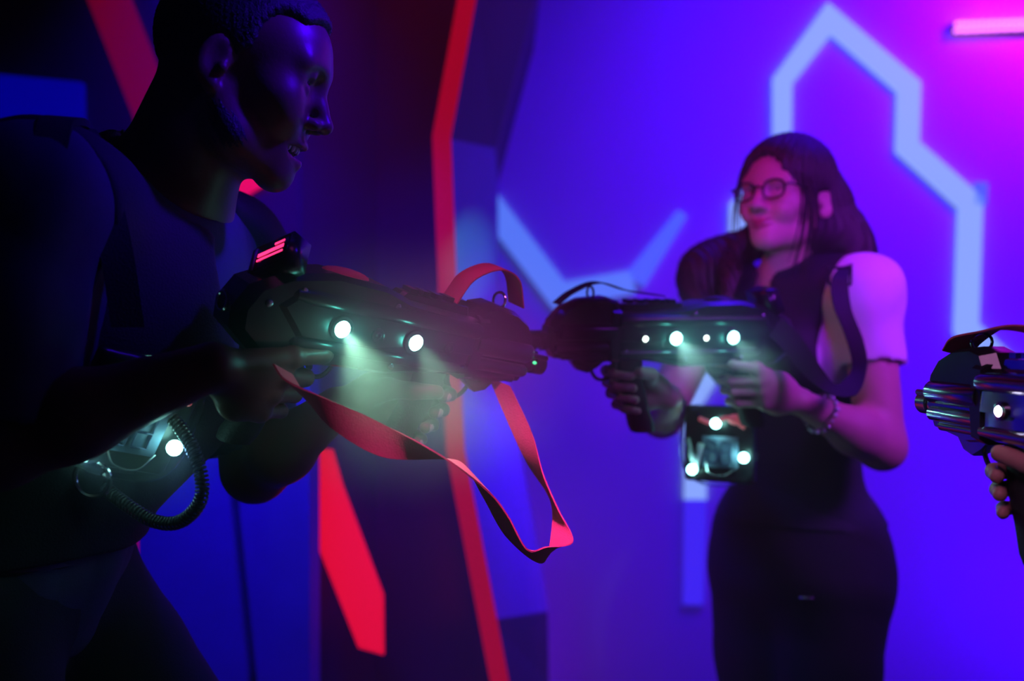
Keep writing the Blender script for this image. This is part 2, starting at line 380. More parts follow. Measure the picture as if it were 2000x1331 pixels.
# rear side closes the board
th=[p+V(0,.03,0) for p in allv]; mb.add(th,[g[::-1] for g in f])
struct('trim_portal_face',mb,M['dark'])
jb=[(1120,-420),(1052,-30),(967,290),(968,600),(1000,800),(1070,1195),(1072,1331),(1072,1500)]
je=[(905,-420),(905,-60),(845,268),(858,600),(866,790),(940,1212),(958,1331),(960,1500)]
def jamb(name,i0,i1,m):
    mb=MB(); a=[P(x+18,y,YF+.012) for x,y in je]; b=[P(x,y,2.62) for x,y in jb]
    for q in (a,b): q[0][2]=2.95; q[-1][2]=.002
    v=[];f=[]
    for i in range(i0,i1+1): v+=[a[i],b[i],b[i]+V(0,YW-2.62,0),b[i]+V(-.03,YW-2.62,0),b[i]+V(-.03,0,0),a[i]+V(-.03,.0,0)]
    for i in range(i1-i0):
        for j in range(6): f.append((i*6+j,i*6+6+j,i*6+6+(j+1)%6,i*6+(j+1)%6))
    mb.add(v,f); o=mb.build(name,m,smooth=False); o['kind']='structure'; return o
jamb('trim_jamb_upper',0,2,M['jamb_dark']); jamb('trim_jamb_middle',2,5,M['jamb']); jamb('trim_jamb_lower',5,7,M['jamb_dark'])  # middle section has the paler tone, upper and lower the darker
# left side board behind the man
mb=MB(); mb.box(((-2.4-.47)/2,2.42,1.475),(.965,.03,1.473)); struct('trim_side_board',mb,M['dark'])
def poly_strip(name, pts, wpx, Y, m, label, cat, group=None, th=.014, ends=None):
    """mitred flat strip standing proud of the board at depth Y"""
    q=[P(x,y,Y) for x,y in pts]; mb=MB(); w=[(k if hasattr(wpx,'__len__') else 0) for k in range(len(q))]
    v=[];f=[]
    for i,p in enumerate(q):
        d0=unit(q[i]-q[i-1]) if i else unit(q[1]-q[0]); d1=unit(q[i+1]-q[i]) if i<len(q)-1 else d0
        n0=np.array([-d0[2],0,d0[0]]); n1=np.array([-d1[2],0,d1[0]]); nn=unit(n0+n1); hw=(wpx[i] if hasattr(wpx,'__len__') else wpx)/F*Y/2/max(nn@n0,.4)
        v+=[p-nn*hw,p+nn*hw,p+nn*hw+V(0,-th,0),p-nn*hw+V(0,-th,0)]
    for i in range(len(q)-1):
        for j in range(4): f.append((i*4+j,i*4+(j+1)%4,i*4+4+(j+1)%4,i*4+4+j))
    f+=[(3,2,1,0),tuple((len(q)-1)*4+j for j in range(4))]; mb.add(v,f)
    return tag(mb.build(name,m,smooth=False),label,cat,group)
# red fluorescent bands
mbs=MB(); v=[];f=[]
for (x,y) in edge:
    p=P(x,y,YF-.004); p[2]=min(max(p[2],.004),2.93); w=36/F*YF
    v+=[p+V(0,0,0),p+V(w,0,0),p+V(w,-.012,0),p+V(0,-.012,0)]
for i in range(len(edge)-1):
    for j in range(4): f.append((i*4+j,i*4+(j+1)%4,i*4+4+(j+1)%4,i*4+4+j))
f+=[(3,2,1,0),tuple((len(edge)-1)*4+j for j in range(4))]; mbs.add(v,f)
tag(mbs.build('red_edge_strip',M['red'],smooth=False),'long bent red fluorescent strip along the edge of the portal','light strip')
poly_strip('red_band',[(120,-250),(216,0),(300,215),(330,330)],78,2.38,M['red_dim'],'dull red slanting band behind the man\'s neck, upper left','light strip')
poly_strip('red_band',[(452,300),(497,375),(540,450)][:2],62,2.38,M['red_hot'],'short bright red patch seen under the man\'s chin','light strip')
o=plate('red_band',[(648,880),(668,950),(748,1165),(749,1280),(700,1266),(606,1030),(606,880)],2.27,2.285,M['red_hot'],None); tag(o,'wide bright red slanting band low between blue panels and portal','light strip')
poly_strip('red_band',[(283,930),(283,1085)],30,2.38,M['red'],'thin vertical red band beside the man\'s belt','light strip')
# blue panels
o=plate('blue_wall_panel',[(270,690),(434,690),(450,1000),(484,1331),(486,1640),(270,1640)],2.05,2.16,M['bluepanel'],None); tag(o,'blue upright panel behind the man, left of the dark seam','wall panel','blue upright panels')
o=plate('blue_wall_panel',[(450,690),(604,690),(605,1640),(506,1640),(502,1331),(468,1000)],2.05,2.16,M['bluepanel'],None); tag(o,'blue upright panel behind the man, right of the dark seam','wall panel','blue upright panels')
o=plate('blue_glow_panel',[(-60,140),(158,160),(160,262),(-60,262)],2.36,2.385,M['bluerect'],None); tag(o,'flat blue lit rectangle on the dark wall above the man\'s shoulder','light panel')  # plain blue plate with even emission
# pale light strips on the blue wall
poly_strip('light_strip',[(1526,330),(1527,160),(1618,38),(1773,172),(1770,288),(1893,398),(1885,642),(1990,742),(2100,830)],[33,36,42,44,44,46,46,44,44],YW,M['line'],'tall pale blue zigzag strip rising to a peak above the woman','light strip')
poly_strip('light_strip',[(1914,358),(1912,400)],24,YW-.0,M['line_dim'],'small faint blue stub beside the zigzag strip, right','light strip')
poly_strip('light_strip',[(945,385),(1092,578),(1236,551)],[48,48,44],YW,M['line_fade'],'pale blue bent strip above the crossed guns','light strip')
poly_strip('light_strip',[(1240,549),(1332,418)],[42,20],YW,M['line_dim'],'faint blue slanting strip at the open end of the bent strip','light strip')
poly_strip('light_strip',[(1526,330),(1440,405),(1440,640),(1345,800),(1357,860),(1357,975)],[33,30,36,34,40,42],YW,M['line'],'pale blue strip running down behind the woman to her belt pack','light strip')
poly_strip('light_strip',[(1357,976),(1353,1180)],[42,38],YW,M['line_glow'],'deep blue strip below the woman\'s belt pack','light strip')  # separate emissive piece stands in for the strip's fading, reflected glow
# LED bar, upper right
bar=empty('led_bar',P(1940,52,3.165)); tag(bar,'pink glowing LED bar at the top right of the blue wall','lamp')
mb=MB(); mb.box((.06,.022,.004),(.19,.010,.010)); mb.build('housing',M['barbody'],bar,angle=None)
mb=MB()
for k in range(22):
    for zz in (-.007,.007): mb.sphere((-.115+.016*k+(.004 if zz>0 else 0),.008,zz*1.5+.002*(k%2)+.0006*k),.0074,5)
d=mb.build('diode_row',M['ledbar'],bar); 

# ------------------------------------------------------------------ laser guns
def build_gun(name,mtx,label,body_mat,rail_mat,side_led):
    r=empty(name,mtx=mtx); tag(r,label,'toy gun')
    mb=MB()
    prof=[(-.232,-.022),(-.235,.0),(-.222,.026),(-.19,.044),(-.13,.056),(-.06,.054),(-.02,.044),(.05,.040),(.088,.040),(.09,-.028),(.03,-.036),(-.03,-.046),(-.09,-.046),(-.15,-.050),(-.20,-.046)]
    mb.prism(prof,.0285,.009,.90); mb.build('body',body_mat,r,angle=28)
    mb=MB(); mb.prism([(-.19,.012),(-.17,.03),(-.06,.032),(.0,.022),(.08,.018),(.084,-.004),(.0,-.006),(-.06,-.016),(-.16,-.018)],.0320,.004,.93)
    mb.build('side_panel',rail_mat,r,angle=28)
    for sy in (-1,1):
        mb=MB(); mb.lathe((-.175,sy*.0255,.026),(1,0,0),[(0,.003),(.004,.0075),(.02,.0095),(.225,.0105),(.252,.0105),(.258,.009),(.2585,.004)],18); mb.build('upper_side_rail',rail_mat,r,angle=30)
        mb=MB(); mb.lathe((-.165,sy*.0255,-.024),(1,0,0),[(0,.003),(.004,.006),(.02,.0075),(.22,.0075),(.245,.006),(.247,.003)],16); mb.build('lower_side_rail',rail_mat,r,angle=30)
    mb=MB(); mb.prism([(.07,.036),(.08,.056),(.10,.062),(.14,.058),(.168,.046),(.186,.026),(.192,.006),(.09,.004)],.0245,.013,.80); mb.build('hood',M['gun'],r,angle=28)
    mb=MB(); mb.prism([(.085,.02),(.19,.018),(.194,-.006),(.18,-.03),(.12,-.040),(.085,-.036)],.0175,.005,.92); mb.build('barrel_core',body_mat,r,angle=28)
    for sy in (-1,1):
        mb=MB(); mb.lathe((.086,sy*.0205,.010),(1,0,0),[(0,.0125),(.002,.0130),(.088,.0130),(.092,.011),(.0925,.006)],20); mb.build('upper_rail',rail_mat,r,angle=28)
        mb=MB(); mb.lathe((.086,sy*.0190,-.0145),(1,0,0),[(0,.008),(.092,.008),(.095,.0065),(.0955,.003)],18); mb.build('lower_rail',rail_mat,r,angle=28)
        mb=MB(); mb.lathe((.088,sy*.014,-.0275),(1,0,0),[(0,.0055),(.08,.0055),(.083,.003)],14); mb.build('bottom_rail',rail_mat,r,angle=28)
    mb=MB(); mb.lathe((.18,0,-.006),(1,0,0),[(0,.014),(.018,.014),(.0185,.0105),(.026,.0105),(.0265,.0135),(.044,.0135),(.045,.0125),(.045,.008),(.032,.0078),(.0315,.001)],24); mb.build('muzzle',rail_mat,r,angle=28)
    mb=MB()
    for sy in (-1,1): mb.lathe((.185,sy*.011,.006),(1,0,0),[(0,.0035),(.036,.0035),(.037,.002)],12)
    mb.build('muzzle_rod',rail_mat,r,angle=28)
    mb=MB(); mb.prism([(.088,-.032),(.150,-.036),(.138,-.050),(.122,-.055),(.105,-.046)],.009,.003,.9); mb.build('front_lug',body_mat,r,angle=28)
    # fluted collar between body and barrel
    mb=MB(); mb.prism([(.078,.044),(.094,.046),(.098,.0),(.094,-.036),(.078,-.038)],.0295,.009,.86); mb.build('collar',M['gun'],r,angle=28)
    # pistol grips
    for gx,nm in ((-.150,'rear_grip'),(.050,'fore_grip')):
        mb=MB(); secs=[(-.036,.021,.015,0),(-.060,.018,.0145,-.002),(-.085,.020,.0155,-.008),(-.115,.019,.015,-.017),(-.140,.021,.016,-.026),(-.150,.019,.014,-.029)]
        nn=16; v=[];f=[]
        for z,rx,ry,dx in secs:
            for j in range(nn):
                a=2*math.pi*j/nn; cx=math.copysign(abs(math.cos(a))**.75,math.cos(a)); sy=math.copysign(abs(math.sin(a))**.75,math.sin(a)); v.append((gx+dx+rx*cx,ry*sy,z))
        for i in range(len(secs)-1):
            for j in range(nn): f.append((i*nn+j,i*nn+nn+j,i*nn+nn+(j+1)%nn,i*nn+(j+1)%nn))
        f+=[tuple(range(nn)),tuple(range(len(v)-1,len(v)-nn-1,-1))]; mb.add(v,f); mb.build(nm,M['rubber'],r,angle=40)
    for gx in (-.150,.050):
        mb=MB(); mb.tube(catmull([(gx+.016,0,-.040),(gx+.030,0,-.062),(gx+.050,0,-.066),(gx+.062,0,-.054),(gx+.064,0,-.036)],6),.0028,8); mb.build('trigger_guard',body_mat,r)
        mb=MB(); mb.tube(catmull([(gx+.026,0,-.040),(gx+.030,0,-.050),(gx+.037,0,-.058)],5),[.004]*5+[.004]*5+[.003],8); mb.build('trigger',M['rubber'],r)
    # screen at the rear
    a=math.radians(24); R=np.array([[math.cos(a),0,math.sin(a)],[0,1,0],[-math.sin(a),0,math.cos(a)]]); tb=math.radians(-40 if side_led=='man' else 0); R=R@np.array([[1,0,0],[0,math.cos(tb),-math.sin(tb)],[0,math.sin(tb),math.cos(tb)]])
    c=np.array([-.186,0,.053]); mb=MB(); mb.box(c,(.013,.028,.020),R); sh=mb.build('screen_housing',M['gun'],r,angle=None)
    mb=MB(); mb.box(c+R@V(-.0138,0,.001),(.001,.024,.016),R); mb.build('screen_glass',M['screen'],sh,angle=None)
    mb=MB()
    for row,zz in enumerate((.010,.003,-.004)):
        for k in range(18 if row else 7):
            mb.box(c+R@V(-.0152,-.018+.0021*k,zz-.002*(k%2)*0),(.0004,.0007,.0022 if row==1 else .0012),R)
    mb.build('red_digits',M['led_red'],sh,angle=None)
    mb=MB(); mb.box(c+R@V(-.0142,.0245 if side_led=='man' else .0,-.0 if side_led=='man' else -.015),(.0012,.0035,.0150) if side_led=='man' else (.0012,.02,.002),R); mb.build('housing_side',M['housing'] if side_led=='man' else M['gun'],sh,angle=None)  # paler grey edge paints the highlight on the man's screen housing
    # top rail, pad and screws
    mb=MB(); mb.prism([(-.04,.042),(-.03,.052),(.03,.050),(.07,.050),(.075,.038)],.012,.004,.9)
    for k in range(5): mb.box((-.015+.018*k,0,.054),(.005,.010,.003))
    mb.build('top_rail',body_mat,r,angle=28)
    mb=MB(); mb.sphere((-.105,0,.0545),(.030,.018,.007),10); mb.build('top_pad',M['redstrap'] if side_led=='man' else body_mat,r)
    for sy in (-1,1):
        for x,z in ((-.2,.012),(-.165,.032),(-.045,.036),(-.03,-.034),(.07,.03),(.07,-.022),(-.13,-.034),(.02,.031)):
            mb=MB(); mb.lathe((x,sy*.0275,z),(0,sy,0),[(0,.004),(.003,.004),(.0036,.003)],10); mb.build('screw',M['chrome'],r)
    # strap rings
    mb=MB(); 
    mb.tube([V(.12,.012*math.cos(t),.066+.010*math.sin(t)) for t in np.linspace(0,2*math.pi,17)],.0018,6,False); mb.build('front_ring',M['chrome'],r)
    mb=MB(); mb.tube([V(-.236,.012*math.cos(t),-.0+.010*math.sin(t)) for t in np.linspace(0,2*math.pi,17)],.0018,6,False); mb.build('rear_ring',M['chrome'],r)
    # lamps on both flanks
    for sy in (-1,1):
        for x,big in ((-.110,1),(-.010,1),(-.062,0),(.042,0)):
            if side_led=='violet': lm = M['led_violet'] if x==.042 else M['gun']
            else: lm = M['led'] if big else M['led_small']
            if not big and side_led=='man': lm=M['gun']
            rr=(.0105 if side_led!='violet' else .0062) if big else (.0042 if side_led!='violet' else .0055)
            mb=MB(); mb.lathe((x,sy*.0305,.0),(0,sy,0),[(0,rr+.004),(.004,rr+.004),(.005,rr+.002),(.0045,rr)],20); mb.build('lamp_rim',rail_mat,r,angle=40)
            mb=MB(); mb.sphere((x,sy*.0342,.0),(rr,.0035,rr),8); mb.build('lamp_lens',lm,r)
    for sy in ((-1,) if side_led=='man' else ()): mb=MB(); mb.sphere((.200,sy*.0135,-.002),(.0035,.002,.002),6); mb.build('green_indicator',M['led_green'],r)
    return r
def gun_matrix(rear,muz,roll):
    rear=np.asarray(rear);muz=np.asarray(muz); x=unit(muz-rear); R=frame(x)
    a=math.radians(roll); ca,sa=math.cos(a),math.sin(a); R=R@np.array([[1,0,0],[0,ca,-sa],[0,sa,ca]])
    m=Matrix.Identity(4)
    for i in range(3):
        for j in range(3): m[i][j]=R[i,j]
        m[i][3]=float((rear+muz)[i]/2)
    return m
GM=gun_matrix(P(452,590,1.03),P(1060,705,1.33),18)
GW=gun_matrix(P(1545,652,1.62),P(1003,660,1.46),-8)
ext=unit(V(-.16,.985,.02)); G0=V(.508,.985,1.131)
GR_=gun_matrix(G0-ext*.285,G0+ext*.185,0)
gun_m=build_gun('laser_gun',GM,'dark laser gun held by the man, with red screen digits and red strap',M['gun'],M['gun'],'man')
gun_w=build_gun('laser_gun',GW,'black laser gun held by the woman, with black strap and a row of white lamps',M['gun'],M['gun'],'woman')
gun_r=build_gun('laser_gun',GR_,'chrome laser gun with red strap reaching in at the right edge',M['chrome'],M['chrome'],'violet')
def gw(G,x,y,z): g=np.array(G); return g[:3,:3]@V(x,y,z)+g[:3,3]
def spot(loc,dirn,energy,col,ang,size=.006,blend=.8,kind='SPOT',parent=None,name='lamp'):
    l=bpy.data.lights.new(name,kind); l.energy=energy; l.color=col
    if kind=='SPOT': l.spot_size=math.radians(ang); l.spot_blend=blend; l.shadow_soft_size=size
    elif kind=='POINT': l.shadow_soft_size=size
    else: l.shape='RECTANGLE'; l.size,l.size_y=size; l.spread=math.radians(ang)
    o=bpy.data.objects.new(name,l); C.objects.link(o)
    o.matrix_world=Matrix.Translation(Vector([float(a) for a in loc]))@Vector([float(a) for a in dirn]).to_track_quat('-Z','Y').to_matrix().to_4x4()
    return o
def gun_lamps(G,sides,e,col,down):
    for sy in sides:
        for x in (-.110,-.010):
            p=gw(G,x,sy*.044,0); d=np.array(G)[:3,:3]@V(0,sy,0)+V(0,0,-down)
            spot(p,d,e,col,64,.004,.95,name='gun_lamp_light')
            spot(p+unit(d)*.010,d,.045,(.10,.9,.75),60,.004,kind='POINT',name='gun_lamp_halo')

# ------------------------------------------------------------------ straps
S=lambda *a:[V(*q) for q in a]
pts=[P(552,722,1.02),P(580,762,1.0),P(640,808,.99),P(740,857,1.0),P(862,893,1.03),P(930,935,1.06),P(968,990,1.08),P(1010,1062,1.10),P(1062,1085,1.13),P(1098,1048,1.17),P(1082,985,1.20),P(1045,915,1.22),P(1015,835,1.24),P(975,745,1.27)]
hw=[(.006,-.006),(.008,-.010),(.006,-.017),(.005,-.019),(.0,-.004),(-.012,.012),(-.013,.008),(-.011,.004),(-.002,-.012),(-.012,.003),(-.004,.003),(-.009,.004),(-.015,.006),(-.014,.006)]
sd=[]
for i,(a,b) in enumerate(hw):
    q=V(a,0,b); L=.0185; need=math.sqrt(max(L*L-q@q,0)); sd.append(q+V(0,need*(1 if i<4 or i>4 else 1),0))
mb=MB(); ribbon(mb,pts,sd,.0009,10); mb.build('strap',M['redstrap'],gun_m,world=True,angle=50)
mb=MB(); ribbon(mb,[gw(GM,.045,.0,.052),gw(GM,.06,0,.085),gw(GM,.095,0,.105),gw(GM,.128,0,.098),gw(GM,.15,0,.065)],[np.array(GM)[:3,:3]@V(0,.016,0)]*5,.0009,8); mb.build('strap_loop',M['redstrap'],gun_m,world=True)
mb=MB(); R3=np.array(GW)[:3,:3]
ribbon(mb,[gw(GW,.175,0,.05),gw(GW,.15,.0,.068),gw(GW,.11,0,.082),gw(GW,.06,0,.070),gw(GW,.0,0,.062)],[R3@V(0,.013,0)]*5,.001,8)
mb.build('strap_loop',M['blackstrap'],gun_w,world=True)
mb=MB(); ribbon(mb,[P(1492,618,1.585),P(1545,670,1.56),P(1590,728,1.53),P(1628,762,1.52),P(1662,756,1.54),P(1679,715,1.58),P(1668,660,1.61),P(1645,600,1.63),P(1640,548,1.66),P(1652,520,1.70)],
    [V(.013,0,.012),V(.014,0,.010),V(.010,0,.009),V(.004,.010,.008),V(-.006,.012,.010),V(-.008,.010,0),V(-.013,.006,.004),V(-.015,0,.004),V(-.014,0,0),V(-.012,0,-.004)],.0012,8)
mb.build('strap',M['blackstrap'],gun_w,world=True)
mb=MB(); R4=np.array(GR_)[:3,:3]
ribbon(mb,[gw(GR_,.165,0,.052),gw(GR_,.14,.004,.068),gw(GR_,.10,0,.080),gw(GR_,.05,0,.078),gw(GR_,.0,-.004,.068),gw(GR_,-.05,-.01,.064),gw(GR_,-.12,-.02,.070)],[R4@V(0,.017,.004),R4@V(0,.018,.002),R4@V(0,.018,-.003),R4@V(0,.017,.006),R4@V(0,.010,.013),R4@V(0,.004,.017),R4@V(0,.010,.014)],.001,8)
mb.build('strap',M['redstrap'],gun_r,world=True)

# ------------------------------------------------------------------ people
extras_R=np.eye(3)
def rotz(a): a=math.radians(a); return np.array([[math.cos(a),-math.sin(a),0],[math.sin(a),math.cos(a),0],[0,0,1]])
def folds(amp,freq,dirs,seed=0):
    rs=np.random.RandomState(seed); ph=rs.rand(8)*6
    def f(v):
        d=np.zeros(len(v))
        for i,dv in enumerate(dirs):
            dv=unit(dv); w=np.sin(v@dv*freq*(1+.3*i)+ph[i]+1.5*np.sin(v[:,2]*9+ph[i+2])+1.1*np.sin(v[:,0]*13+ph[i+3]))
            d+=np.maximum(w,-.3)*(.5+.5*np.sin(v@unit([.4,.7,.5])*11+ph[i+1]))
        return d*amp
    return f
# ---- man
def man():
    global extras_R
    root=empty('person',(-.47,1.18,0)); tag(root,'man in dark shirt and vest, smiling in profile, aiming a gun from the left','person')
    a=math.radians(19); Rm=rotz(4)@np.array([[math.cos(a),0,math.sin(a)],[0,1,0],[-math.sin(a),0,math.cos(a)]]); ho=V(-.308,1.10,1.484)
    hs=.93; hp,T=head_prims(ho,Rm,hs,True,True)
    nb=V(-.405,1.16,1.385)
    neck=[cap(T(-.030,0,-.01),nb,.050,.060,.03),cap(T(-.01,0,-.055),nb+V(.03,0,-.02),.045,.05,.03)]
    shn,shf=V(-.470,.985,1.335),V(-.388,1.345,1.315)
    pel=V(-.605,1.16,.93); ch=V(-.455,1.165,1.20)
    pt=math.radians(14); Rt=rotz(-13+0)@np.array([[math.cos(pt),0,math.sin(pt)],[0,1,0],[-math.sin(pt),0,math.cos(pt)]])
    # hands
    lw=np.array(GM.inverted()); wl=lw[:3,:3]@P(415,716,.985)+lw[:3,3]; nh,wn,nl1=hand_prims(GM,-.152,.28,-.046,-1,wrist=tuple(wl),index_out=True)
    fh,wf,nl2=hand_prims(GM,.050,.28,-.060,1)
    eln=P(-10,868,.93); elf=P(498,918,1.32)
    def torso(i):
        return [ell(ch,(.125+i,.168+i,.175+i),Rt,.04),ell(ch+V(-.085,0,-.13),(.10+i,.145+i,.16+i),Rt,.05),ell(pel,(.118+i,.16+i,.13+i),Rt,.05),
            cap(shn,shf,.058+i,.058+i,.05),cap(nb+V(-.03,0,-.01),(shn+shf)/2,.05+i,.07+i,.05)]
    def arms(i,full=True):
        L=[]
        for s_,e_,w_ in ((shn,eln,wn),(shf,elf,wf)):
            L+=[ell(s_,(.062+i,)*3,None,.03),cap(s_,e_,.055+i,.042+i,.03)]
            if full:
                L+=[cap(e_,e_+(w_-e_)*.35,.040,.041,.02),cap(e_+(w_-e_)*.35,w_,.041,.024,.02)]
        return L
    hips=(V(-.60,1.075,.90),V(-.575,1.245,.90)); knees=(V(-.52,1.06,.50),V(-.30,1.29,.50)); ank=(V(-.62,1.05,.09),V(-.36,1.31,.09))
    def legs(i):
        L=[]
        for h_,k_,a_ in zip(hips,knees,ank): L+=[cap(h_,k_,.088+i,.056+i,.03),cap(k_,k_+(a_-k_)*.35,.054+i,.056+i,.03),cap(k_+(a_-k_)*.35,a_,.056+i,.038+i*1.3,.03)]
        return L
    prims=torso(0)+arms(0)+legs(-.004)+neck+hp+nh+fh
    extras_R=Rm
    boxes=[(ho-V(.135,.12,.16),ho+V(.155,.12,.17)),(np.min([p['lo'] for p in nh],0)-.01,np.max([p['hi'] for p in nh],0)+.01),(np.min([p['lo'] for p in fh],0)-.01,np.max([p['hi'] for p in fh],0)+.01)]
    fleshmesh('body',root,prims,boxes,[M['skin_m'],M['nail'],M['lip_m'],M['eye'],M['iris'],M['teeth']],nl1+nl2,(ho,Rm,hs,[(-.0425,.0055),(-.067,.0065)]),head_extras(T,Rm,hs,True,0))
    # hair: close cropped cap with hairline
    E=lambda x,y,z,r,k=.02,op='u':ell(T(x,y,z),np.array(r)*hs,Rm,k,op)
    hr=[E(-.008,0,.050,(.100,.081,.091)),E(.045,0,.070,(.050,.060,.050),.03)]
    hr+=[half(T(.082,0,.098),Rm@V(.75,0,-.66)),half(T(.0,0,-.005),Rm@V(.30,0,-.95)),E(.066,.075,.05,(.038,.03,.05),.006,'s'),E(.066,-.075,.05,(.038,.03,.05),.006,'s'),
         E(-.006,.088,.0,(.026,.03,.034),.004,'s'),E(-.006,-.088,.0,(.026,.03,.034),.004,'s')]
    v,f=surf(hr,.003,disp=lambda v:.0012*np.sin(v@V(900,300,500))*np.sin(v@V(-300,800,400)))
    mesh_obj('hair',v,f,M['hair'],root,world=True)
    # short beard hugging the jaw
    bp=[cap(T(.0,sg*.0535,-.03),T(.03,sg*.048,-.062),.0180,.0160,.03) for sg in (-1,1)]+[cap(T(.03,sg*.048,-.062),T(.078,sg*.012,-.087),.0158,.0120,.03) for sg in (-1,1)]
    bp+=[half(T(0,0,-.030),Rm@V(-.25,0,.97)),ell(T(.088,0,-.058),(.035,.030,.022),Rm,.006,'s')]
    v,f=surf(bp,.003,disp=lambda v:.0007*np.sin(v@V(900,300,500))); mesh_obj('beard',v,f,M['hair'],root,world=True)
    for sg in (-1,1):
        mb=MB(); mb.tube([T(.094,sg*.014,.046),T(.096,sg*.03,.0515),T(.084,sg*.050,.046)],[.002,.0035,.001],8); mb.build('eyebrow',M['hair'],root,world=True)
    # shirt
    i=.013; sh=torso(i)+[ell(s_,(.075,)*3,None,.03) for s_ in (shn,shf)]
    for s_,e_ in ((shn,eln),(shf,elf)): sh+=[cap(s_,s_+(e_-s_)*.86,.071,.062,.03)]
    nk=unit(T(0,0,-.05)-nb)
    for s_,e_ in ((shn,eln),(shf,elf)): q=s_+(e_-s_)*.84; sh+=[dict(cap(q+unit(e_-s_)*.075,q+unit(e_-s_)*.09,.078,.078,.003,'s'))]
    sh+=[cap(nb-nk*.005,nb+nk*.1,.066,.085,.006,'s'),half(pel+V(0,0,-.09),(0,0,-1))]
    v,f=surf(sh,.0055,disp=folds(.0035,42,[(.9,0,.5),(.3,.8,-.2),(.6,-.5,.6)],3)); mesh_obj('shirt',v,f,M['shirt_m'],root,world=True)
    # collar band of the shirt
    ring=[nb+nk*.012+ (rotz(0)@V(.069*math.cos(t),.070*math.sin(t),0)-nk*(nk@V(.069*math.cos(t),.070*math.sin(t),0))) for t in np.linspace(0,2*math.pi,33)]
    mb=MB(); mb.tube(ring,.007,8,False); mb.build('collar',M['shirt_m'],root,world=True)
    # vest: padded panels over chest with arm holes
    ve=torso(.022)+[ell(V(s_[0],s_[1]*.93+1.165*.07,s_[2]),(.080,)*3,None,.03) for s_ in (shn,shf)]
    for s_,e_ in ((shn,eln),(shf,elf)):
        out=unit(V(0,s_[1]-1.165,0)); ve+=[ell(s_+out*.055+V(.01,0,-.03),(.10,.062,.115),None,.006,'s')]
    ve+=[cap(nb-nk*.05+V(.03,0,0),nb+nk*.1,.080,.105,.006,'s'),ell(ch+V(.165,.03,.10),(.085,.10,.14),Rt,.01,'s'),half(pel+V(0,0,.03),(0,0,-1))]
    v,f=surf(ve,.0055,disp=folds(.0022,30,[(.9,0,.5),(.3,.8,-.2)],5)); mesh_obj('vest',v,f,M['vest'],root,world=True)
    mb=MB()
    ribbon(mb,[P(60,420,.93),P(95,300,.93),P(112,240,.96),P(150,248,1.0),P(190,330,.985),P(225,480,.975),P(250,640,.98)],[V(.014,.006,0)]*7,.004,8)
    mb.build('vest_strap',M['vest'],root,world=True,angle=50)
    tr=[ell(pel,(.130,.172,.135),Rt,.05)]+legs(.012)+[half(pel+V(0,0,.06),(0,0,1))]
    v,f=surf(tr,.008,disp=folds(.003,40,[(.2,.1,.9),(.7,.2,.6)],8)); mesh_obj('trousers',v,f,M['trousers'],root,world=True)
    mb=MB(); ring=[pel+V(0,0,.058)+Rt@V(.134*math.cos(t),.176*math.sin(t),0) for t in np.linspace(0,2*math.pi,41)]
    mb.tube(ring,.010,8,False); mb.build('belt',M['shoe'],root,world=True)
    for a_ in ank:
        v,f=surf([ell(a_+V(.06,0,-.052),(.13,.045,.034),None,.02),cap(a_+V(-.01,0,.03),a_+V(-.01,0,-.03),.045,.045,.02),half((0,0,.003),(0,0,-1))],.006); mesh_obj('shoe',v,f,M['shoe'],root,world=True)
    return root
man()
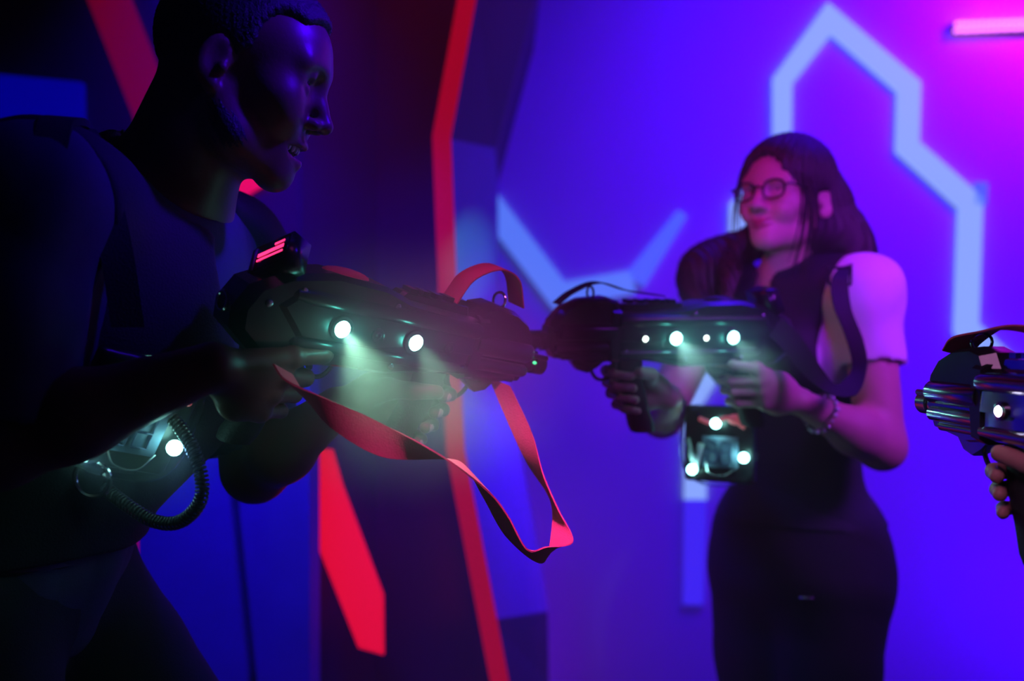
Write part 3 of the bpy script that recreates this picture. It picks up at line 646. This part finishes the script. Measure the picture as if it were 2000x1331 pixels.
# ---- woman
def woman():
    global extras_R
    root=empty('person',(.53,1.87,0)); tag(root,'woman with glasses and long dark hair in white t-shirt and black vest, holding a gun','person')
    s=.885; psi=180+42; tl=math.radians(-3); Rh=rotz(psi)@np.array([[math.cos(tl),0,math.sin(tl)],[0,1,0],[-math.sin(tl),0,math.cos(tl)]]); ho=V(.500,1.80,1.437)
    hp,T=head_prims(ho,Rh,s,True,False,True)
    nb=V(.520,1.865,1.300)
    neck=[cap(T(-.03,0,-.02),nb,.043,.047,.03),cap(T(-.005,0,-.06),nb+V(-.01,-.01,0),.036,.040,.03)]
    shn,shf=P(1688,572,1.74),P(1402,575,1.99)
    fx=unit(V(-.80,-.60,0)); Rt=frame(fx)
    pel=V(.545,1.90,.78); ch=V(.530,1.885,1.175)
    nh,wn,nl1=hand_prims(GW,-.150,.28,-.056,1,index_out=True,fr=.0075,zstep=.018)
    fh,wf,nl2=hand_prims(GW,.050,.28,-.056,-1,fr=.0075,zstep=.018)
    eln=P(1722,872,1.69); elf=P(1292,812,1.84)
    def torso(i):
        L=[ell(ch+V(0,0,.03),(.088+i,.130+i,.15+i),Rt,.04),ell(V(.535,1.888,1.02),(.080+i,.112+i,.13+i),Rt,.05),ell(pel+V(0,0,.02),(.115+i,.168+i,.15+i),Rt,.05),cap(shn,shf,.040+i,.040+i,.04),
            cap(nb,nb-V(0,0,.05),.044+i*.3,.06+i,.04)]
        for sg in (-1,1): L.append(ell(ch+Rt@V(.065,sg*.062,.0),(.055+i,.058+i,.058+i),Rt,.03))
        return L
    def arms(i,full=True,upto=1.):
        L=[]
        for s_,e_,w_ in ((shn,eln,wn),(shf,elf,wf)):
            L+=[ell(s_,(.048+i,)*3,None,.03),cap(s_,s_+(e_-s_)*upto,.046+i,.039+i,.03)]
            if full: L+=[cap(e_,e_+(w_-e_)*.35,.038,.038,.02),cap(e_+(w_-e_)*.35,w_,.038,.020,.02)]
        return L
    hips=[pel+Rt@V(0,sg*.082,-.03) for sg in (-1,1)]; knees=[pel+Rt@V(.02,sg*.072,-.36) for sg in (-1,1)]; ank=[pel+Rt@V(-.01,sg*.075,0)+V(0,0,.075-pel[2]) for sg in (-1,1)]
    def legs(i): 
        L=[]
        for h_,k_,a_ in zip(hips,knees,ank): L+=[cap(h_,k_,.088+i,.056+i,.03),cap(k_,a_,.056+i,.036+i*1.5,.03)]
        return L
    prims=torso(0)+arms(0)+legs(-.004)+neck+hp+nh+fh
    extras_R=Rh
    boxes=[(ho-V(.13,.135,.14),ho+V(.13,.12,.14)),(np.min([p['lo'] for p in nh],0)-.01,np.max([p['hi'] for p in nh],0)+.01),(np.min([p['lo'] for p in fh],0)-.01,np.max([p['hi'] for p in fh],0)+.01)]
    fleshmesh('body',root,prims,boxes,[M['skin_w'],M['nail'],M['lip_w'],M['eye'],M['iris'],M['teeth']],nl1+nl2,(ho,Rh,s,[(-.0385,.0048),(-.0485,.0058)]),head_extras(T,Rh,s,False,.001))
    for sg in (-1,1):
        mb=MB(); mb.tube([T(.093,sg*.012,.043),T(.095,sg*.03,.048),T(.081,sg*.050,.043)],[.0025,.0036,.0015],8); mb.build('eyebrow',M['hair_w'],root,world=True)
    for sg in (-1,1):
        mb=MB(); mb.tube([T(.0905,sg*.019,.029),T(.0935,sg*.031,.0335),T(.085,sg*.046,.027)],[.0012,.0016,.0010],6); mb.build('eyelash',M['hair_w'],root,world=True)
    # hair
    E=lambda x,y,z,r,k=.02,op='u':ell(T(x,y,z),np.array(r)*s,Rh,k,op)
    hr=[E(-.008,0,.060,(.104,.088,.098)),E(.045,0,.068,(.055,.066,.055),.03)]
    # face opening; parting slopes to each temple
    hr+=[E(.118,0,.0,(.066,.056,.105),.014,'s'),E(.10,0,-.06,(.09,.07,.06),.006,'s'),cap(T(.11,.05,-.03),T(.03,.085,-.03),.034*s,.030*s,.006,'s'),cap(T(.11,-.05,-.03),T(.03,-.085,-.03),.034*s,.030*s,.006,'s'),
         E(-.004,.086,.0,(.022,.03,.032),.004,'s'),half(T(0,0,-.035),Rh@V(.2,0,-1))]
    def strands(v): 
        q=(v-ho)@Rh; a=np.arctan2(q[:,1],q[:,0]+.02); return .0016*np.sin(a*46+4*np.sin(q[:,2]*30))+.0008*np.sin(a*111)
    # long falls: behind the near ear down the back, and over the far shoulder
    for sg,ends in ((1,[T(-.065,.040,-.05),P(1638,450,1.80),P(1672,500,1.79),P(1680,560,1.80)]),(0,[T(-.070,0,-.04),P(1625,490,1.86),P(1620,560,1.93),P(1600,640,1.97)])):
        pp=catmull([T(-.06,.05*sg,.02)]+ends,5); rr=np.interp(np.linspace(0,1,len(pp)),[0,.3,.7,1],[.040,.036,.024,.006])
        for a,b,ra,rb in zip(pp[:-1],pp[1:],rr[:-1],rr[1:]): hr.append(cap(a,b,ra,rb,.03))
    v,f=surf(hr,.003,disp=strands); hair=mesh_obj('hair',v,f,M['hair_w'],root,world=True)
    lk=[]
    pp=catmull([T(-.03,-.075,.0),T(-.03,-.085,-.06),P(1405,500,1.90),P(1370,530,1.88),P(1362,575,1.86),P(1385,640,1.80)],6); rr=np.interp(np.linspace(0,1,len(pp)),[0,.35,.6,1],[.022,.030,.040,.012])
    for a,b,ra,rb in zip(pp[:-1],pp[1:],rr[:-1],rr[1:]): lk.append(cap(a,b,ra,rb,.012))
    pp=catmull([T(.0,-.075,-.03),P(1432,500,1.84),P(1425,540,1.80),P(1415,600,1.75)],6); rr=np.interp(np.linspace(0,1,len(pp)),[0,.35,.6,1],[.012,.014,.018,.006])
    for a,b,ra,rb in zip(pp[:-1],pp[1:],rr[:-1],rr[1:]): lk.append(cap(a,b,ra,rb,.008))
    v,f=surf(lk,.003,disp=lambda v:.002*np.sin(v@V(330,210,15))+.001*np.sin(v@V(700,-500,30))); mesh_obj('hair_lock',v,f,M['hair_w'],root,world=True)
    # fine strands framing the face
    for k,(a,b) in enumerate((((.086,.036,.108),[(.070,.060,.07),(.052,.074,.02),(.045,.076,-.03),(.040,.068,-.09),(.03,.05,-.15)]),((.086,-.03,.108),[(.084,-.056,.07),(.078,-.068,.02),(.076,-.072,-.04),(.074,-.07,-.10)]))):
        mb=MB()
        for j in range(14 if k==0 else 3):
            o=np.random.randn(3)*.0030*(1.2 if k==0 else .8); pp=catmull([T(*a)+o]+[T(*q)+o*(1+.5*i_) for i_,q in enumerate(b)],6)
            mb.tube(pp,np.interp(np.linspace(0,1,len(pp)),[0,.6,1],[.0022,.0018,.0006]),5)
        mb.build('hair_strand',M['hair_w'],root,world=True)
    # t-shirt
    i=.011; st=torso(i)+arms(i+.003,False,.50)
    nk=V(0,0,1)
    for s_,e_ in ((shn,eln),(shf,elf)): d=unit(e_-s_); q=s_+(e_-s_)*.44; st+=[cap(q+d*.062,q+d*.08,.072,.072,.002,'s')]
    neckcut=[cap(nb+V(0,0,.0),nb+V(0,0,.12),.056,.085,.006,'s'),cap(nb+fx*.035,ch+fx*.12+V(0,0,.055),.048,.008,.006,'s')]
    st+=neckcut+[half(V(0,0,.93),(0,0,-1))]
    v,f=surf(st,.005,disp=folds(.0042,48,[(.7,.2,.75),(.5,.5,-.6)],2)); mesh_obj('t_shirt',v,f,M['tee'],root,world=True)
    # vest
    ve=torso(.020)+[cap(shn*.8+shf*.2,shf*.8+shn*.2,.060,.060,.04)]+[dict(q) for q in neckcut]
    ax=unit(shn-shf); 
    for s_,sg in ((shn,1),(shf,-1)): ve+=[ell(s_+ax*sg*.016+V(0,0,-.090)+fx*.03,(.085,.070,.150),Rt,.006,'s'),ell(s_+ax*sg*.03,(.09,.045,.09),Rt,.006,'s')]
    ve+=[half(V(0,0,.86),(0,0,-1))]
    v,f=surf(ve,.005,disp=folds(.002,35,[(.7,.2,.75),(.5,.5,-.6)],6)); mesh_obj('vest',v,f,M['vest'],root,world=True)
    mb=MB(); q=P(1640,540,1.665)
    for dz in (-.014,.014): mb.tube([q+V(-.018,0,dz),q+V(.018,-.004,dz)],.0025,8)
    for dx in (-.018,.018): mb.tube([q+V(dx,0,-.014),q+V(dx,-.002,.014)],.0025,8)
    mb.build('vest_buckle',M['gun'],root,world=True)
    # trousers
    tr=[ell(pel+V(0,0,.02),(.130,.184,.17),Rt,.05),ell(V(.537,1.888,.98),(.094,.126,.11),Rt,.06)]+legs(.018)+[half(V(0,0,1.03),(0,0,1))]
    v,f=surf(tr,.007,disp=folds(.0025,40,[(.2,.1,.9),(.7,.2,.6)],8)); mesh_obj('trousers',v,f,M['trousers'],root,world=True)
    mb=MB(); mb.box(P(1585,1168,1.745),(.022,.004,.002)); mb.build('pocket_zip',M['silver'],root,world=True,angle=None)
    for a_ in ank:
        v,f=surf([ell(a_+fx*.05+V(0,0,-.045),(.115,.04,.03),Rt,.02),cap(a_+V(0,0,.02),a_+V(0,0,-.02),.04,.04,.02),half((0,0,.003),(0,0,-1))],.006); mesh_obj('shoe',v,f,M['shoe'],root,world=True)
    # glasses
    g=empty('eyeglasses',T(.108,0,.024)); tag(g,'black framed glasses on the woman\'s face','glasses')
    mb=MB()
    for sg in (-1,1):
        lens=[]
        for t in np.linspace(0,2*math.pi,33):
            ct=math.copysign(abs(math.cos(t))**.8,math.cos(t)); sn=math.copysign(abs(math.sin(t))**.8,math.sin(t))
            y=sg*(.034+.0235*ct*sg*1.0); lens.append(T(.108-.10*max(abs(y)-.034,0)**1.1*1.5,y,.021+.0195*sn))
        mb.tube(lens,.0019,8,False)
        l2=MB(); c=np.mean(lens,0); l2.add([c]+lens,[(0,j+1,j+2) for j in range(32)]); 
        l2.build('lens',M['lens'],g,world=True)
    mb.tube(catmull([T(.108,.011,.026),T(.112,0,.030),T(.108,-.011,.026)],4),.0018,8); mb.build('frame',M['specs'],g,world=True)
    for sg in (-1,1):
        mb=MB(); mb.tube(catmull([T(.103,sg*.058,.030),T(.097,sg*.070,.030),T(.03,sg*.079,.026),T(-.01,sg*.083,.030),T(-.028,sg*.080,.008)],6),.0019,8); mb.build('temple_arm',M['specs'],g,world=True)
    # bracelet
    b=empty('bracelet',wn); tag(b,'beaded silver bracelet on the woman\'s near wrist','bracelet'); d=unit(eln-wn); c=wn+(eln-wn)*.22; R=frame(d)
    mb=MB()
    ring=[c+R@V(.004*math.sin(3*t),.0305*math.cos(t),.0305*math.sin(t)) for t in np.linspace(0,2*math.pi,41)]
    mb.tube(ring,.0012,6,False); mb.build('chain',M['silver'],b,world=True)
    mb=MB()
    for t in np.linspace(0,2*math.pi,18,endpoint=False): mb.sphere(c+R@V(.006+.002*math.sin(5*t),.0318*math.cos(t),.0318*math.sin(t)-.001),.0032+.0008*math.sin(3*t),6)
    o=mb.build('beads',M['bead'],b,world=True); o['kind']='stuff'
    return root
woman()
# ---- third player, only hand and forearm reach into view
def third():
    global extras_R
    root=empty('person',(.80,.78,0)); tag(root,'person out of frame at right, only fingers gripping the chrome gun show','person')
    hp,W,nl=hand_prims(GR_,.050,.28,-.046,-1,fr=.0084,zstep=.0175,index_out=True)
    el=V(.80,.72,.98); sh=V(.93,.72,1.28)
    h2,W2,nl2=hand_prims(GR_,-.150,.28,-.060,-1)
    el2=V(.76,.50,1.02); sh2=V(.86,.42,1.30)
    mid=(sh+sh2)/2
    prims=hp+h2+[cap(W,W+(el-W)*.5,.025,.038,.02),cap(W+(el-W)*.5,el,.038,.040,.02),cap(el,sh,.043,.055,.03),cap(W2,el2,.025,.042,.02),cap(el2,sh2,.043,.055,.03)]
    # rest of the figure stands outside the picture
    c=V(1.00,.56,1.15); prims+=[ell(c,(.12,.17,.20),None,.05),ell(V(1.02,.57,.92),(.12,.16,.14),None,.05),cap(sh,sh2,.055,.055,.04),cap(V(.99,.57,1.33),V(.97,.58,1.46),.055,.05,.03)]
    Rh=rotz(120); ho=V(.975,.60,1.52); hd,T=head_prims(ho,Rh,1.,False,False)
    prims+=hd
    for y in (.48,.66): prims+=[cap((1.02,y,.9),(1.0,y,.48),.085,.056,.03),cap((1.0,y,.48),(1.03,y,.09),.055,.04,.03)]
    extras_R=Rh
    boxes=[(np.min([p['lo'] for p in hp],0)-.01,np.max([p['hi'] for p in hp],0)+.01),(ho-V(.13,.13,.15),ho+V(.13,.13,.16))]
    fleshmesh('body',root,prims,boxes,[M['skin_h'],M['nail'],M['lip_w'],M['eye'],M['iris'],M['teeth']],nl,(ho,Rh,1.,[(-.049,.004),(-.060,.005)]),head_extras(T,Rh,1.,False,0),hf=.002)
    v,f=surf([ell(c,(.135,.185,.21),None,.05),ell(V(1.02,.57,.92),(.135,.175,.15),None,.05),cap(sh,sh2,.068,.068,.04),cap(sh,sh+(el-sh)*.6,.066,.06,.03),cap(sh2,sh2+(el2-sh2)*.6,.066,.06,.03)],.008,disp=folds(.003,40,[(.7,.2,.6)],3)); mesh_obj('shirt',v,f,M['vest'],root,world=True)
    L=[ell(V(1.02,.57,.88),(.14,.18,.13),None,.05)]
    for y in (.48,.66): L+=[cap((1.02,y,.9),(1.0,y,.48),.098,.07,.03),cap((1.0,y,.48),(1.03,y,.08),.068,.055,.03)]
    v,f=surf(L,.01); mesh_obj('trousers',v,f,M['trousers'],root,world=True)
    for y in (.48,.66):
        v,f=surf([ell((.98,y,.045),(.13,.045,.04),None,.02),half((0,0,.003),(0,0,-1))],.007); mesh_obj('shoe',v,f,M['shoe'],root,world=True)
    v,f=surf([ell(T(-.012,0,.055),(.105,.084,.092),Rh,.02),half(T(.08,0,.07),Rh@V(.86,0,-.5)),half(T(0,0,-.01),Rh@V(.3,0,-.95))],.005); mesh_obj('hair',v,f,M['hair'],root,world=True)
third()

# ------------------------------------------------------------------ sensor pods
def pod(loc,out,up,label,roll=0,e=1.0):
    R=frame(out,up); R=R@np.array([[1,0,0],[0,math.cos(math.radians(roll)),-math.sin(math.radians(roll))],[0,math.sin(math.radians(roll)),math.cos(math.radians(roll))]])
    m=Matrix.Identity(4)
    for i in range(3):
        for j in range(3): m[i][j]=R[i,j]
        m[i][3]=float(loc[i])
    r=empty('sensor_pod',mtx=m); tag(r,label,'sensor pod')
    # back plate (local: X out, Y left, Z up)
    v,f=surf([rbox((-.004,0,0),(.007,.060,.064),.006)],.003); mesh_obj('back_plate',v,f,M['gun'],r)
    # dome: rounded clear shell
    mb=MB(); n=28; prof=[(0,1.0),(.012,1.0),(.026,.93),(.036,.80),(.042,.60),(.045,.35),(.046,.02)]; v=[];f=[]
    for x,sx in prof:
        for j in range(n):
            t=2*math.pi*j/n; a=math.copysign(abs(math.cos(t))**.62,math.cos(t)); b=math.copysign(abs(math.sin(t))**.62,math.sin(t)); v.append((.004+x,.062*a*sx*.98,.066*b*sx))
    for i in range(len(prof)-1):
        for j in range(n): f.append((i*n+j,i*n+(j+1)%n,(i+1)*n+(j+1)%n,(i+1)*n+j))
    f.append(tuple((len(prof)-1)*n+j for j in range(n))); mb.add(v,f); mb.build('clear_cover',M['dome'],r,angle=60)
    mb=MB(); ring=[]
    for t in np.linspace(0,2*math.pi,41):
        a=math.copysign(abs(math.cos(t))**.62,math.cos(t)); b=math.copysign(abs(math.sin(t))**.62,math.sin(t)); ring.append((.006,.0635*a,.0675*b))
    mb.tube(ring,.0025,6,False); mb.build('cover_rim',M['dome'],r)
    mb=MB(); mb.box((.010,.004,-.012),(.0015,.030,.026)); bd=mb.build('circuit_board',M['board'],r,angle=None)
    mb=MB()
    for dy in (-.010,.014):
        for (a,b,c,d) in ((0,.018,.008,.0009),(0,0,.008,.0009),(0,-.018,.008,.0009)): mb.box((.0125,dy+a,-.012+b),(.0006,c,d))
        for sy in (-1,1):
            for zz in (-.009,.009): mb.box((.0125,dy+sy*.008,-.012+zz),(.0006,.0009,.008))
    mb.build('digit_display',M['seg'],bd,angle=None)
    mb=MB(); mb.box((.016,-.032,-.022),(.003,.005,.024),frame((1,0,0),(0,.25,1))); mb.box((.016,-.045,-.010),(.003,.004,.02),frame((1,0,0),(0,-.3,1))); mb.build('white_clip',M['whitepart'],r,angle=None)
    mb=MB(); mb.tube(catmull([(.012,.045,.030),(.02,.02,.046),(.02,-.005,.036),(.012,-.03,.042)],6),.004,8); mb.build('pink_wire',M['pinkpart'],r)
    mb=MB(); mb.sphere((.014,.030,.043),(.005,.013,.009),8); mb.build('red_diffuser',M['pinkpart'],r)
    mb=MB(); mb.tube(catmull([(.012,.035,-.035),(.026,.015,-.048),(.026,-.01,-.046),(.012,-.02,-.03)],6),.0012,6); mb.build('wire',M['silver'],r)
    for i,(y,z) in enumerate(((.0,.036),(.046,-.018),(-.040,-.042))):
        mb=MB(); mb.sphere((.022,y,z),.0085,8); mb.build('lamp_lens',M['led'],r)
        p=np.asarray(loc)+R@V(.034,y,z); spot(p,R@V(1,0,0),e,(.15,.8,.7) if i==0 else (.2,.45,1),140,.006,.8,name='pod_lamp_light')
    return r,R
pm,Rp=pod(V(-.388,1.02,1.124),(.55,-.72,-.42),(-.30,.1,1),'clear plastic sensor pod glowing under the man\'s forearm',roll=-28,e=.05)
pw,_=pod(P(1405,868,1.655),(-.45,-.89,0),(0,0,1),'clear plastic sensor pod with three white lamps at the woman\'s waist',e=.06)
# coiled hose from the man's pod, its own loop
cab=catmull([P(338,818,1.03),P(372,868,1.02),P(394,935,1.01),P(388,985,1.01),P(350,1020,1.02),P(300,1018,1.03),P(245,985,1.04),P(200,950,1.06)],14)
mb=MB(); mb.tube(cab,.0032,8)
hel=[];upv=V(0,0,1)
cl=catmull(cab[::6],60); cl=np.array(cl); dist=np.concatenate([[0],np.cumsum(np.linalg.norm(np.diff(cl,axis=0),axis=1))])
for i in range(len(cl)):
    t=unit(cl[min(i+1,len(cl)-1)]-cl[max(i-1,0)]); a=unit(np.cross(t,V(.1,1,.1))); b=np.cross(t,a); ph=dist[i]/.0042*2*math.pi; hel.append(cl[i]+.0062*(math.cos(ph)*a+math.sin(ph)*b))
step=max(1,len(hel)//1400); mb.tube(hel[::step],.0014,5)
o=mb.build('coiled_cable',M['gun'],None,angle=None); tag(o,'black coiled cable looping down beside the man\'s sensor pod','cable')
mb=MB(); c=P(185,934,1.03); mb.tube([c+V(.018*math.cos(t),-.004*math.sin(t)-.006,.019*math.sin(t)) for t in np.linspace(0,2*math.pi,33)],.0030,8,False)
o=mb.build('ring_clip',M['chrome'],None); tag(o,'round dark metal ring clip below the man\'s sensor pod','clip')

# ------------------------------------------------------------------ lights
gun_lamps(GM,(-1,),2.2,(.42,1,.66),.75)
gun_lamps(GW,(1,),1.1,(.40,1,.85),.60)
gun_lamps(GW,(-1,),.10,(.5,1,.9),.1)
def flank(G,x,sy,to,e,col,ang):
    p=gw(G,x,sy*.046,0); spot(p,np.asarray(to)-p,e,col,ang,.004,.9,name='gun_lamp_light')
flank(GW,.042,-1,P(912,515,2.42),30,(.12,.8,1),17)
flank(GM,-.110,1,P(905,1000,2.7),.8,(.2,.5,1),60)
flank(GW,-.010,-1,P(1285,785,1.80),2.5,(.6,.8,1),20)
def area(name,loc,to,e,col,size,spread=180): return spot(loc,np.asarray(to)-np.asarray(loc),e,col,spread,size,kind='AREA',name=name)
RD=(1.0,.01,.05)
area('blue_wash_lamp',(1.25,2.2,2.9),(1.2,3.2,.9),42,(.045,.0,1.0),(.8,.3),120)
area('blue_floor_wash_lamp',(1.9,2.5,.12),(1.75,3.2,.8),9,(.05,0,1),(.5,.2),130)
area('magenta_wash_lamp',(1.85,2.72,2.55),(1.72,3.2,2.2),4,(1.0,.0,.5),(.3,.06),120)
area('added_violet_face_fill',(.25,-.35,1.75),(.50,1.75,1.38),.42,(.30,.01,1.0),(.2,.2),16)  # added behind the camera to light the woman's face from the front
area('magenta_key_lamp',(1.50,.75,2.15),(.64,1.72,1.20),1.7,(.38,.03,1.0),(.5,.5),30)
area('red_wash_lamp',(-.38,1.95,2.75),(-.32,2.4,1.3),1.0,RD,(.1,.1),60)
area('red_side_lamp',(-.05,1.38,1.85),(.45,1.75,1.42),.10,RD,(.12,.12),50)
area('added_blue_jamb_fill',(.75,1.95,2.5),P(985,930,2.6),3.5,(.06,0,1.0),(.15,.15),26)  # extra unseen source, put in so the lower jamb turns blue
area('added_blue_panel_fill',(-.50,1.70,1.95),(-.50,2.1,.75),11,(.03,0,1.0),(.3,.1),100)  # unseen source added above the blue panels to brighten them
area('blue_rim_lamp',(.55,1.0,2.15),(-.22,1.1,1.52),.40,(.05,.0,1.0),(.1,.1),20)
area('added_pink_strap_fill',(.30,.25,2.6),(.05,1.12,1.0),.8,(1.0,.12,.8),(.2,.2),18)  # added narrow light that lifts the red strap; no lamp hangs there
area('added_violet_hand_fill',(-.15,.15,2.0),(.52,1.0,1.08),.10,(.9,.3,.8),(.35,.35),20)  # invented soft source that brightens the fingers on the chrome gun

# haze
def haze(name,c,h,dens,label,soft):
    mb=MB()
    if soft: mb.sphere((0,0,0),1.0,10)
    else: mb.box((0,0,0),(1,1,1))
    hz=mb.build(name,[],None,angle=None,smooth=False); hz.location=[float(a) for a in c]; hz.scale=h
    hm=bpy.data.materials.new('theatrical_haze'); hm.use_nodes=True; nt=hm.node_tree; nt.nodes.clear()
    oo=nt.nodes.new('ShaderNodeOutputMaterial'); vs=nt.nodes.new('ShaderNodeVolumeScatter'); vs.inputs['Density'].default_value=dens; vs.inputs['Anisotropy'].default_value=.1
    nt.links.new(vs.outputs[0],oo.inputs['Volume']); hz.data.materials.append(hm)
    if soft:
        tc=nt.nodes.new('ShaderNodeTexCoord'); ln=nt.nodes.new('ShaderNodeVectorMath'); ln.operation='LENGTH'
        mr=nt.nodes.new('ShaderNodeMapRange'); mr.interpolation_type='SMOOTHSTEP'; mr.inputs['From Min'].default_value=.1; mr.inputs['From Max'].default_value=1.; mr.inputs['To Min'].default_value=dens; mr.inputs['To Max'].default_value=0.
        nt.links.new(tc.outputs['Object'],ln.inputs[0]); nt.links.new(ln.outputs['Value'],mr.inputs['Value']); nt.links.new(mr.outputs['Result'],vs.inputs['Density'])
    tag(hz,label,'haze',kind='stuff')
haze('haze',(.15,.75,1.5),(2.5,2.42,1.48),.05,'thin smoke haze filling the dark arena',False)
haze('smoke_puff',P(735,712,1.03),(.25,.13,.16),4.2,'pale green smoke glowing under the man\'s gun lamps',True)
haze('smoke_puff',P(1340,680,1.47),(.20,.10,.10),3.6,'teal smoke glowing round the woman\'s gun lamps',True)
haze('smoke_puff',P(300,880,.99),(.11,.06,.09),3.0,'blue smoke glowing round the man\'s sensor pod',True)

# ------------------------------------------------------------------ world and camera
w=bpy.data.worlds.new('world'); bpy.context.scene.world=w; w.use_nodes=True
w.node_tree.nodes['Background'].inputs[0].default_value=(.01,.0,.06,1); w.node_tree.nodes['Background'].inputs[1].default_value=.0
cd=bpy.data.cameras.new('camera'); cam=bpy.data.objects.new('camera',cd); C.objects.link(cam)
cam.location=(0,0,CAMZ); cam.rotation_euler=(math.pi/2,0,0); cd.lens=35; cd.sensor_width=36; cd.clip_start=.02
cd.dof.use_dof=True; cd.dof.focus_distance=1.12; cd.dof.aperture_fstop=2.2
sc=bpy.context.scene; sc.camera=cam
sc.view_settings.view_transform='Standard'; sc.view_settings.look='None'; sc.view_settings.gamma=1; sc.view_settings.exposure=0
sc.cycles.use_denoising=True; sc.cycles.use_adaptive_sampling=True; sc.cycles.adaptive_threshold=.02; sc.cycles.max_bounces=6; sc.cycles.diffuse_bounces=3; sc.cycles.volume_bounces=0; sc.cycles.transparent_max_bounces=8
sc.cycles.sample_clamp_indirect=4
